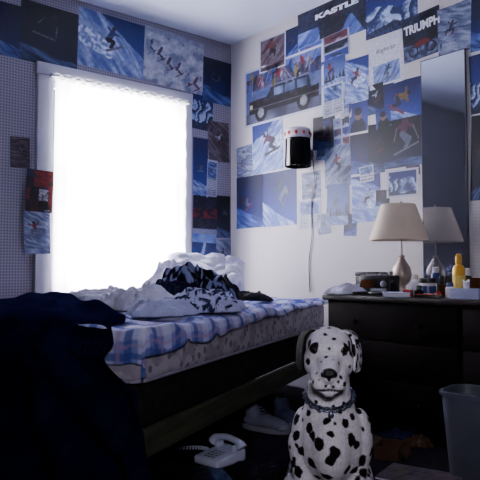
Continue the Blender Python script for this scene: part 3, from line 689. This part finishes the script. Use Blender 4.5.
def pillow(name, label, c, w, d, h, rot, mat, seed):
    bm = bmesh.new(); n = 44; top = {}; bot = {}
    for i in range(n+1):
        for j in range(n+1):
            x = i/n*2-1; y = j/n*2-1; e = max(0, (1-x**4)*(1-y**4))**.45
            X = x*w/2*(1-.06*(1-y*y)*x*x); Y = y*d/2*(1-.06*(1-x*x)*y*y)
            nz = (noise.noise(Vector((x*2+seed, y*2, seed)))*.03-.034*max(0, 1-abs(noise.noise(Vector((x*2.2+seed, y*2.2, seed+4))))*6))*e
            top[i, j] = bm.verts.new((X, Y, h/2*e+nz))
            bot[i, j] = top[i, j] if i in (0, n) or j in (0, n) else bm.verts.new((X, Y, -h/2*e))
    for i in range(n):
        for j in range(n):
            bm.faces.new((top[i, j], top[i+1, j], top[i+1, j+1], top[i, j+1])); bm.faces.new((bot[i, j], bot[i, j+1], bot[i+1, j+1], bot[i+1, j]))
    o = ob(name, bm, mat, ang=1.4); o.location = c; o.rotation_euler = rot; tag(o, label, 'pillow'); return o
ZT = ZM1+.025
p = atD(206, 4.02, ZT+.14); pillow('pillow', 'pale crumpled pillow propped at the far end of the bed', p, .52, .36, .18, (radians(36), radians(6), yaw-pi/2+.1), 'whitecloth', 1.)
def cl(px, D): p = atD(px, D); return Vector((p.x, p.y, ZT))
def pcol(seed, c1, c2, k, th=.02):
    def f(u, v):
        n = noise.noise(Vector((u*k+seed, v*k, seed)))+.5*noise.noise(Vector((u*k*2.6+seed, v*k*2.6, seed))); return lin(lp(c1, c2, .5+(n-th)*8))
    return f
R0 = yaw-pi/2
crumple('blanket', 'white fleecy blanket bunched behind the dark shirt, below window', 'blanket', cl(176, 3.62), .20, .14, .25, 1.7, 'whitecloth', R0, n=90)
crumple('shirt', 'black and white patterned shirt heaped on top of the laundry', 'shirt', cl(192, 3.18), .19, .15, .24, 5.2, 'patt', R0, pcol(3, (.44, .47, .62), (.045, .05, .11), 11, -.12), n=120)
crumple('trousers', 'black trousers bundled right of the patterned shirt', 'trousers', cl(219, 3.28), .15, .13, .15, 7.7, 'blackcloth', R0, n=80)
crumple('jersey', 'navy jersey tucked into the heap in front of patterned shirt', 'shirt', cl(178, 2.98), .13, .10, .16, 21.3, 'navycloth', R0, n=80)
crumple('sweater', 'grey speckled sweater slumped over the plaid blanket edge', 'sweater', cl(203, 2.66), .17, .15, .12, 8.4, 'patt', R0, pcol(5, (.66, .68, .82), (.13, .15, .27), 13, .10), n=120)
crumple('undershirt', 'white undershirt crumpled left of the grey sweater', 'undershirt', cl(138, 2.72), .18, .13, .13, 2.9, 'whitecloth', R0, n=100)
crumple('t_shirt', 'pale blue shirt flattened at the front of the laundry heap', 'shirt', cl(160, 2.36), .13, .10, .075, 13.7, 'bluecloth', R0, n=80)
crumple('pillowcase', 'white pillowcase lying flat below the left of window', 'pillowcase', cl(103, 3.1), .19, .10, .10, 6.6, 'whitecloth', R0, n=70)
crumple('scarf', 'dark twisted scarf on the plaid blanket right of the pillow', 'scarf', cl(248, 3.5), .15, .06, .06, 4.4, 'blackcloth', R0-.1, n=60)
# ------------------------------------------------------------------ floor things
p = onZ(220, 462, 0); ph = thing('telephone', 'white corded desk telephone on the floor beside the bed', 'telephone', p, R0-.75); ph.scale = (.80, .80, .80)
bm = B(-.085, .085, -.105, .105, 0, .05, bev=.014, seg=3)
for v in bm.verts:
    if v.co.z > .02: v.co.z += .025*(v.co.y+.105)/.21-.01
ob('base', bm, 'phone', ph)
hs = spline([(-.10, .055, .075), (-.075, .055, .100), (0, .055, .112), (.075, .055, .100), (.10, .055, .075)], 6)
rr = [.029, .029, .028, .026, .024, .021, .018, .017, .016, .016, .016, .016, .016]; rr = rr+rr[-2::-1]
ob('handset', T(hs, rr[:len(hs)], 14), 'phone', ph)
for i in range(3):
    for j in range(4): ob('key', B(-.035+i*.026, -.017+i*.026, -.080+j*.024, -.064+j*.024, .036, .046+j*.0026, bev=.002), 'grey', ph)
for s in (-1, 1): ob('cradle', B(s*.06-.012, s*.06+.012, .03, .08, .05, .085, bev=.006), 'phone', ph)
pts = []
for i in range(150):
    t = i/149; a = t*2*pi*24; ctr = Vector((-.10-.28*t, .02+.06*sin(t*5), .014)); pts.append(ctr+Vector((0, .009*cos(a), .009*sin(a))))
ob('coiled_cord', T(pts, .0025, 6), 'phone', ph)
def shoe(px, py, rz, mat, label):
    p = onZ(px, py, 0); t = thing('sneaker', label, 'shoe', (p.x, p.y, 0), R0+rz, 'pair of sneakers by the bed'); t.scale = (1, 1, .78)
    up_ = blob('upper', [('c', (0, -.105, .045), .034, (0, -.03, .058), .042), ('c', (0, -.03, .058), .042, (0, .06, .055), .040), ('c', (0, .04, .07), .040, (0, .06, .125), .039), ('e', (0, -.10, .04), (.046, .05, .028))], .006, 5)
    ob('upper', up_, mat, t)
    bm = bmesh.new(); ring = []; n = 28
    for z, k in ((0, .97), (.006, 1.0), (.026, 1.0), (.03, .94)):
        rr = []
        for i in range(n):
            a = 2*pi*i/n; yy = -sin(a); w = .05 if yy > 0 else .043
            rr.append(bm.verts.new((w*k*cos(a)*(1-.08*abs(yy)), -.02-.0-yy*.132*k, z)))
        ring.append(rr)
    for a, b_ in zip(ring, ring[1:]):
        for i in range(n): bm.faces.new((a[i], b_[i], b_[(i+1) % n], a[(i+1) % n]))
    bm.faces.new(ring[0]); bm.faces.new(ring[-1][::-1]); bmesh.ops.recalc_face_normals(bm, faces=bm.faces)
    ob('sole', bm, 'rubber', t)
    ob('lining', L([(.031, 0), (.032, .004), (.0, .003)], 20, (0, .06, .162), cap=False), 'black', t)
    bm = bmesh.new()
    for k in range(4):
        z = .098+k*.013; y = -.035+k*.014; tube(bm, [(-.024, y+.012, z), (0, y-.004, z+.003), (.024, y+.012, z)], .0028, 6)
    ob('laces', bm, mat, t)
    ob('toe_cap', ell(bmesh.new(), (0, -.112, .036), (.043, .042, .026)), 'rubber', t)
shoe(262, 430, 1.0, 'canvas', 'pale grey sneaker nearer the bed')
shoe(286, 424, .35, 'navycanvas', 'bluish sneaker partly behind the dog')
p = atD(474, 2.38); wb = thing('wastebasket', 'grey plastic wastebasket in front of the dresser', 'wastebasket', p, .2)
bm = bmesh.new(); rings = []; n = 40
def sq(r, z, e=4.):
    out = []
    for i in range(n):
        a = 2*pi*i/n; k = (abs(cos(a))**e+abs(sin(a))**e)**(-1/e); out.append(bm.verts.new((r*k*cos(a), r*k*sin(a), z)))
    return out
for r_, z in ((.085, 0), (.088, .004), (.112, .31), (.108, .31), (.084, .008)): rings.append(sq(r_, z))
for a, b_ in zip(rings, rings[1:]):
    for i in range(n): bm.faces.new((a[i], a[(i+1) % n], b_[(i+1) % n], b_[i]))
bm.faces.new(rings[0][::-1]); bm.faces.new(rings[-1]); ob('bin_body', bm, 'bin', wb)
bm = bmesh.new(); rings = [sq(r_, z) for r_, z in ((.112, .302), (.119, .304), (.120, .316), (.110, .318), (.107, .308))]
for a, b_ in zip(rings, rings[1:]):
    for i in range(n): bm.faces.new((a[i], a[(i+1) % n], b_[(i+1) % n], b_[i]))
ob('rim', bm, 'bin', wb)
p = onZ(390, 456, 0); t = thing('open_cardboard_box', 'small open brown cardboard box on floor beside the dog', 'box', p, .4); t.scale = (.75, .75, .75)
bm = bmesh.new()
for a in ((-.09, .09, -.065, -.061), (-.09, .09, .061, .065), (-.09, -.086, -.061, .061), (.086, .09, -.061, .061)): box(bm, *a, 0, .07)
box(bm, -.09, .09, -.065, .065, 0, .004); ob('box_body', bm, 'card', t, smooth=False)
fl = ob('flap', B(-.088, .088, -.06, 0, 0, .003), 'card', t); fl.location = (0, -.063, .068); fl.rotation_euler = (radians(50), 0, radians(4))
fl = ob('flap', B(-.088, .088, 0, .06, 0, .003), 'card', t); fl.location = (0, .063, .068); fl.rotation_euler = (radians(15), 0, 0)
def magazine(px, py, rz, kind, label, seed):
    p = onZ(px, py, 0); t = thing('magazine', label, 'magazine', p, rz)
    ob('pages', B(-.10, .10, -.135, .135, .001, .006), 'paper', t, smooth=False)
    ob('cover', grid(lambda u, v: Vector(((u-.5)*.205, (v-.5)*.275, .0068+.002*sin(u*pi))), 40, 50, art(kind, seed, 1.3)), 'print_', t)
magazine(190, 478, 1.2, 'dark', 'dark covered magazine on the floor left of the telephone', 3.)
magazine(420, 478, .3, 'brown', 'brown toned magazine on the floor by the wastebasket', 5.)
p = onZ(268, 474, 0); crumple('sweatshirt', 'dark sweatshirt dropped on the floor between telephone and dog', 'sweatshirt', Vector((p.x, p.y, .004)), .13, .10, .06, 9.1, 'blackcloth', R0, n=60)
p = onZ(418, 447, 0); crumple('paper_bag', 'crumpled brown paper bag between the open box and wastebasket', 'paper bag', Vector((p.x, p.y, .004)), .065, .055, .06, 19.1, 'card', R0, n=50)
p = onZ(400, 442, 0); crumple('sweatpants', 'dark sweatpants heaped on the floor against the dresser', 'trousers', Vector((p.x, p.y, .004)), .12, .05, .06, 23.1, 'navycloth', R0, n=60)
# ------------------------------------------------------------------ dog
DD = 1.68; p = atD(328, DD); drz = R0-atan(88/F)
dog = thing('dog', 'dalmatian sitting and facing the viewer, white coat with black spots', 'dog', p, drz)
Rd = Matrix.Rotation(drz, 3, 'Z')
parts = []
def sym(fn):
    for s in (-1, 1): parts.append(fn(s))
parts += [('e', (0, .012, .566), (.062, .070, .053)), ('e', (0, -.026, .556), (.056, .050, .040)),
 ('c', (0, -.045, .538), .033, (0, -.110, .510), .025), ('c', (0, -.02, .505), .036, (0, -.098, .470), .020),
 ('c', (0, .02, .53), .053, (0, .055, .43), .060), ('c', (0, .055, .43), .060, (.002, .07, .36), .080),
 ('e', (.006, .075, .305), (.094, .10, .122)), ('e', (.006, .028, .30), (.060, .075, .10)),
 ('c', (.004, .10, .30), .095, (.0, .30, .19), .108), ('c', (0, .30, .19), .108, (0, .40, .13), .10)]
sym(lambda s: ('e', (s*.036, -.004, .528), (.032, .048, .041)))
sym(lambda s: ('c', (s*.025, -.040, .514), .026, (s*.020, -.096, .487), .0245))
sym(lambda s: ('e', (.006+s*.077, .085, .30), (.036, .058, .088)))
sym(lambda s: ('c', (s*.074, .075, .29), .042, (s*.064, .06, .17), .031))
sym(lambda s: ('c', (s*.064, .06, .17), .031, (s*.058, .045, .03), .023))
sym(lambda s: ('e', (s*.058, .02, .024), (.030, .045, .022)))
sym(lambda s: ('e', (s*.080, .30, .110), (.055, .13, .095)))
sym(lambda s: ('c', (s*.098, .21, .12), .045, (s*.12, .28, .04), .033))
sym(lambda s: ('c', (s*.12, .30, .04), .03, (s*.12, .14, .026), .024))
sym(lambda s: ('e', (s*.12, .12, .022), (.030, .045, .021)))
tp_ = spline([(0, .45, .08), (.02, .53, .035), (.05, .60, .02), (.12, .66, .02)], 5)
for a, b_, i in zip(tp_, tp_[1:], range(99)): parts.append(('c', tuple(a), .028-.0012*i, tuple(b_), .0268-.0012*i))
dme = blob('dog_body', parts, .0042, 8)
EX, EZ = .0365, .556
for v in dme.vertices:
    c = v.co
    if c.y < .02 and c.z > .44:
        for s in (-1, 1):
            d = sqrt(((c.x-s*EX)/.017)**2+((c.z-EZ)/.014)**2)
            if d < 1 and c.y < -.02: c.y += .004*(1-d*d)
            b2 = math.exp(-(((c.x-s*.034)/.016)**2+((c.z-.575)/.007)**2)); c.y -= .0035*b2
        if c.z > .565: c.y += .004*math.exp(-(c.x/.008)**2)
        if c.y < -.09 and c.z < .492: c.y += .007*math.exp(-(c.x/.003)**2)
        zl = .472-.12*abs(c.x)
        if c.y < -.05:
            q = math.exp(-((c.z-zl)/.003)**2); c.y += .005*q; c.x *= 1-.08*q
dme.update()
bv = BVHTree.FromPolygons([v.co for v in dme.vertices], [tuple(pp.vertices) for pp in dme.polygons])
co = Rd.transposed() @ (CAM-p)
def hit(px, py):
    h, n, i, d = bv.ray_cast(co, (Rd.transposed() @ ray(px, py)).normalized()); return h, n
sp = []
pxm = DD/F
for (a, b_, r_) in [(313, 347, 5.4), (309, 345, 4), (314, 352, 4.6), (346, 347, 4.8), (350, 351, 4.4), (344, 352, 4.4), (349, 343, 3.2), (307, 335, 2.4), (352, 336, 2.8), (325, 334, 2.6), (334, 339, 1.7), (317, 329, 2.8), (342, 329, 2.4), (329, 328, 1.6), (329, 349, 1.5), (321, 362, 1.8), (339, 364, 1.6), (326, 357, 1.2), (333, 360, 1.1), (308, 362, 2.4), (350, 366, 2.6), (317, 373, 1.4), (341, 377, 1.5), (313, 382, 1.9), (345, 384, 2.1), (319, 380, 1.1), (338, 382, 1.1), (310, 373, 1.3), (326, 386, 1.6), (333, 387, 1.4),
  (296, 436, 4.6), (301, 452, 5.2), (297, 446, 3), (309, 428, 5), (318, 443, 6.8), (313, 437, 4.6), (312, 464, 5.8), (326, 421, 4.2), (331, 434, 3.6), (335, 453, 6.4), (330, 460, 5.2), (345, 423, 5), (352, 439, 6.2), (357, 445, 4.8), (363, 430, 3.6), (362, 460, 5.2), (369, 470, 3.8), (347, 471, 5), (326, 477, 5), (298, 472, 4.6), (289, 460, 3.6), (340, 412, 2.6), (308, 414, 3), (352, 416, 2.6), (320, 411, 2.2), (357, 480, 3.2), (337, 486, 4), (310, 488, 4), (335, 424, 1.6), (290, 447, 2), (303, 420, 2), (333, 406, 1.6), (316, 402, 1.6), (344, 404, 1.6)]:
    h, n = hit(a, b_)
    if h: sp.append((h.copy(), r_*pxm))
rs = random.Random(3); vs = dme.vertices
for k in range(900):
    q = vs[rs.randrange(len(vs))]
    if (q.co.y < .03 and q.co.z > .24) or (q.co.z > .40 and q.co.y < .07): continue
    rr = rs.uniform(.007, .017)
    if all((q.co-c_).length > (rr+r2)*1.25 for c_, r2 in sp): sp.append((q.co.copy(), rr))
at = dme.attributes.new('spot', 'FLOAT', 'POINT'); vals = []
kd = kdtree.KDTree(len(sp))
for i, (c_, r2) in enumerate(sp): kd.insert(c_, i)
kd.balance()
for v in dme.vertices:
    nz = noise.noise(v.co*90)*.005+noise.noise(v.co*40)*.010; best = 1.
    for c_, i, d in kd.find_n(v.co, 6): best = min(best, d-sp[i][1]+nz*min(1, sp[i][1]/.010))
    c = v.co
    if c.y < -.04 and .455 < c.z < .50: best = min(best, abs(c.z-(.472-.12*abs(c.x)))-.0028)
    vals.append(max(0, min(1, .5+best*40)))
at.data.foreach_set('value', vals)
ob('dog_body', dme, 'fur', dog)
for px in (314.5, 343.5):
    h, n = hit(px, 350.5)
    ob('eye', ell(bmesh.new(), h-n*.0045, (.0110, .0100, .0100)), 'eye', dog)
h, n = hit(329, 374)
bm = ell(bmesh.new(), h+Vector((0, .006, .0)), (.0195, .013, .0135)); ell(bm, h+Vector((0, .005, -.009)), (.006, .009, .010))
for s in (-1, 1): ell(bm, h+Vector((s*.013, .008, -.002)), (.008, .010, .009))
ob('nose', bm, 'nose', dog)
for s in (-1, 1):
    cl_ = spline([(s*.036, .022, .606), (s*.053, .016, .604), (s*.067, .010, .590), (s*.0725, .004, .565), (s*.0735, .000, .535), (s*.071, -.002, .512), (s*.068, -.002, .500)], 5)
    NC = len(cl_)-1; Wv = Vector((-s*.22, -.97, .05))
    def earf(u, v, s=s, cl_=cl_, Wv=Wv):
        i = min(NC-1, int(v*NC)); c = cl_[i].lerp(cl_[i+1], v*NC-i)
        w = .022+.014*sin(min(1, v*1.25)*pi*.6) if v < .6 else (.022+.014*sin(.75*pi*.6))*sqrt(max(0.02, 1-((v-.6)/.4)**2.2))
        k = (u-.5)*2
        return c+Wv*k*w+Vector((s*(.004*(1-k*k)+.008*v*max(0, -k)), 0, 0))
    me = grid(earf, 16, 32)
    ea = me.attributes.new('spot', 'FLOAT', 'POINT'); ea.data.foreach_set('value', [max(0, min(1, .5+(noise.noise(vv.co*75)+.06)*2.2)) for vv in me.vertices])
    e = ob('ear', me, 'furblack' if s < 0 else 'fur', dog); sd = e.modifiers.new('s', 'SOLIDIFY'); sd.thickness = .006; sd.offset = 0; ss = e.modifiers.new('ss', 'SUBSURF'); ss.levels = 1; ss.render_levels = 1
    e['label'] = 'black ear' if s < 0 else 'white ear with black spots'
cc = Vector((0, .052, .428)); tilt = Matrix.Rotation(radians(18), 3, 'X'); ring = []; NL = 38
for i in range(NL):
    a = 2*pi*i/NL; d = tilt @ Vector((cos(a), sin(a), 0)); h, n, ii, dd = bv.ray_cast(cc+d*.2, -d, .3)
    ring.append((h if h else cc+d*.08)+d*.002-Z*.006*max(0, -sin(a)))
col = ob('collar', T(ring, .004, 8, closed=True), 'collar', dog)
bm = bmesh.new()
for i in range(NL):
    q = ring[i]; t = (ring[(i+1) % NL]-ring[i-1]).normalized(); o_ = (q-cc).normalized(); sd_ = t.cross(o_)
    w_ = sd_ if i % 2 else (sd_*.5+o_*.86)
    tube(bm, [q+o_*.005+t*.0095*cos(k*pi/4)+w_*.0070*sin(k*pi/4) for k in range(8)], .0019, 5, closed=True)
ob('chain', bm, 'chain', col)
fr = min(ring, key=lambda q: q.y); ob('name_tag', ell(bmesh.new(), fr+Vector((0, -.008, -.016)), (.008, .003, .010)), 'chain', col)
# ------------------------------------------------------------------ light
def area(name, loc, rot, sx, sy, power, col):
    l = bpy.data.lights.new(name, 'AREA'); l.shape = 'RECTANGLE'; l.size = sx; l.size_y = sy; l.energy = power; l.color = col
    o = bpy.data.objects.new(name, l); COL.objects.link(o); o.location = loc; o.rotation_euler = rot; return o
area('daylight', (cx, .55, wz0+hh*.55), (radians(-90), 0, 0), 1.7, 1.9, 710, (.84, .84, 1.0))
d = ray(320, 320)
fl = area('flash', CAM+up*.22+rt*.05, (0, 0, 0), .16, .12, 6.2, (.92, .89, 1.0)); fl.rotation_euler = (-d).to_track_quat('Z', 'Y').to_euler(); fl.data.spread = radians(110)
w = bpy.data.worlds.new('world'); scene.world = w; w.use_nodes = True; w.node_tree.nodes['Background'].inputs[0].default_value = (.5, .65, 1, 1); w.node_tree.nodes['Background'].inputs[1].default_value = 1.
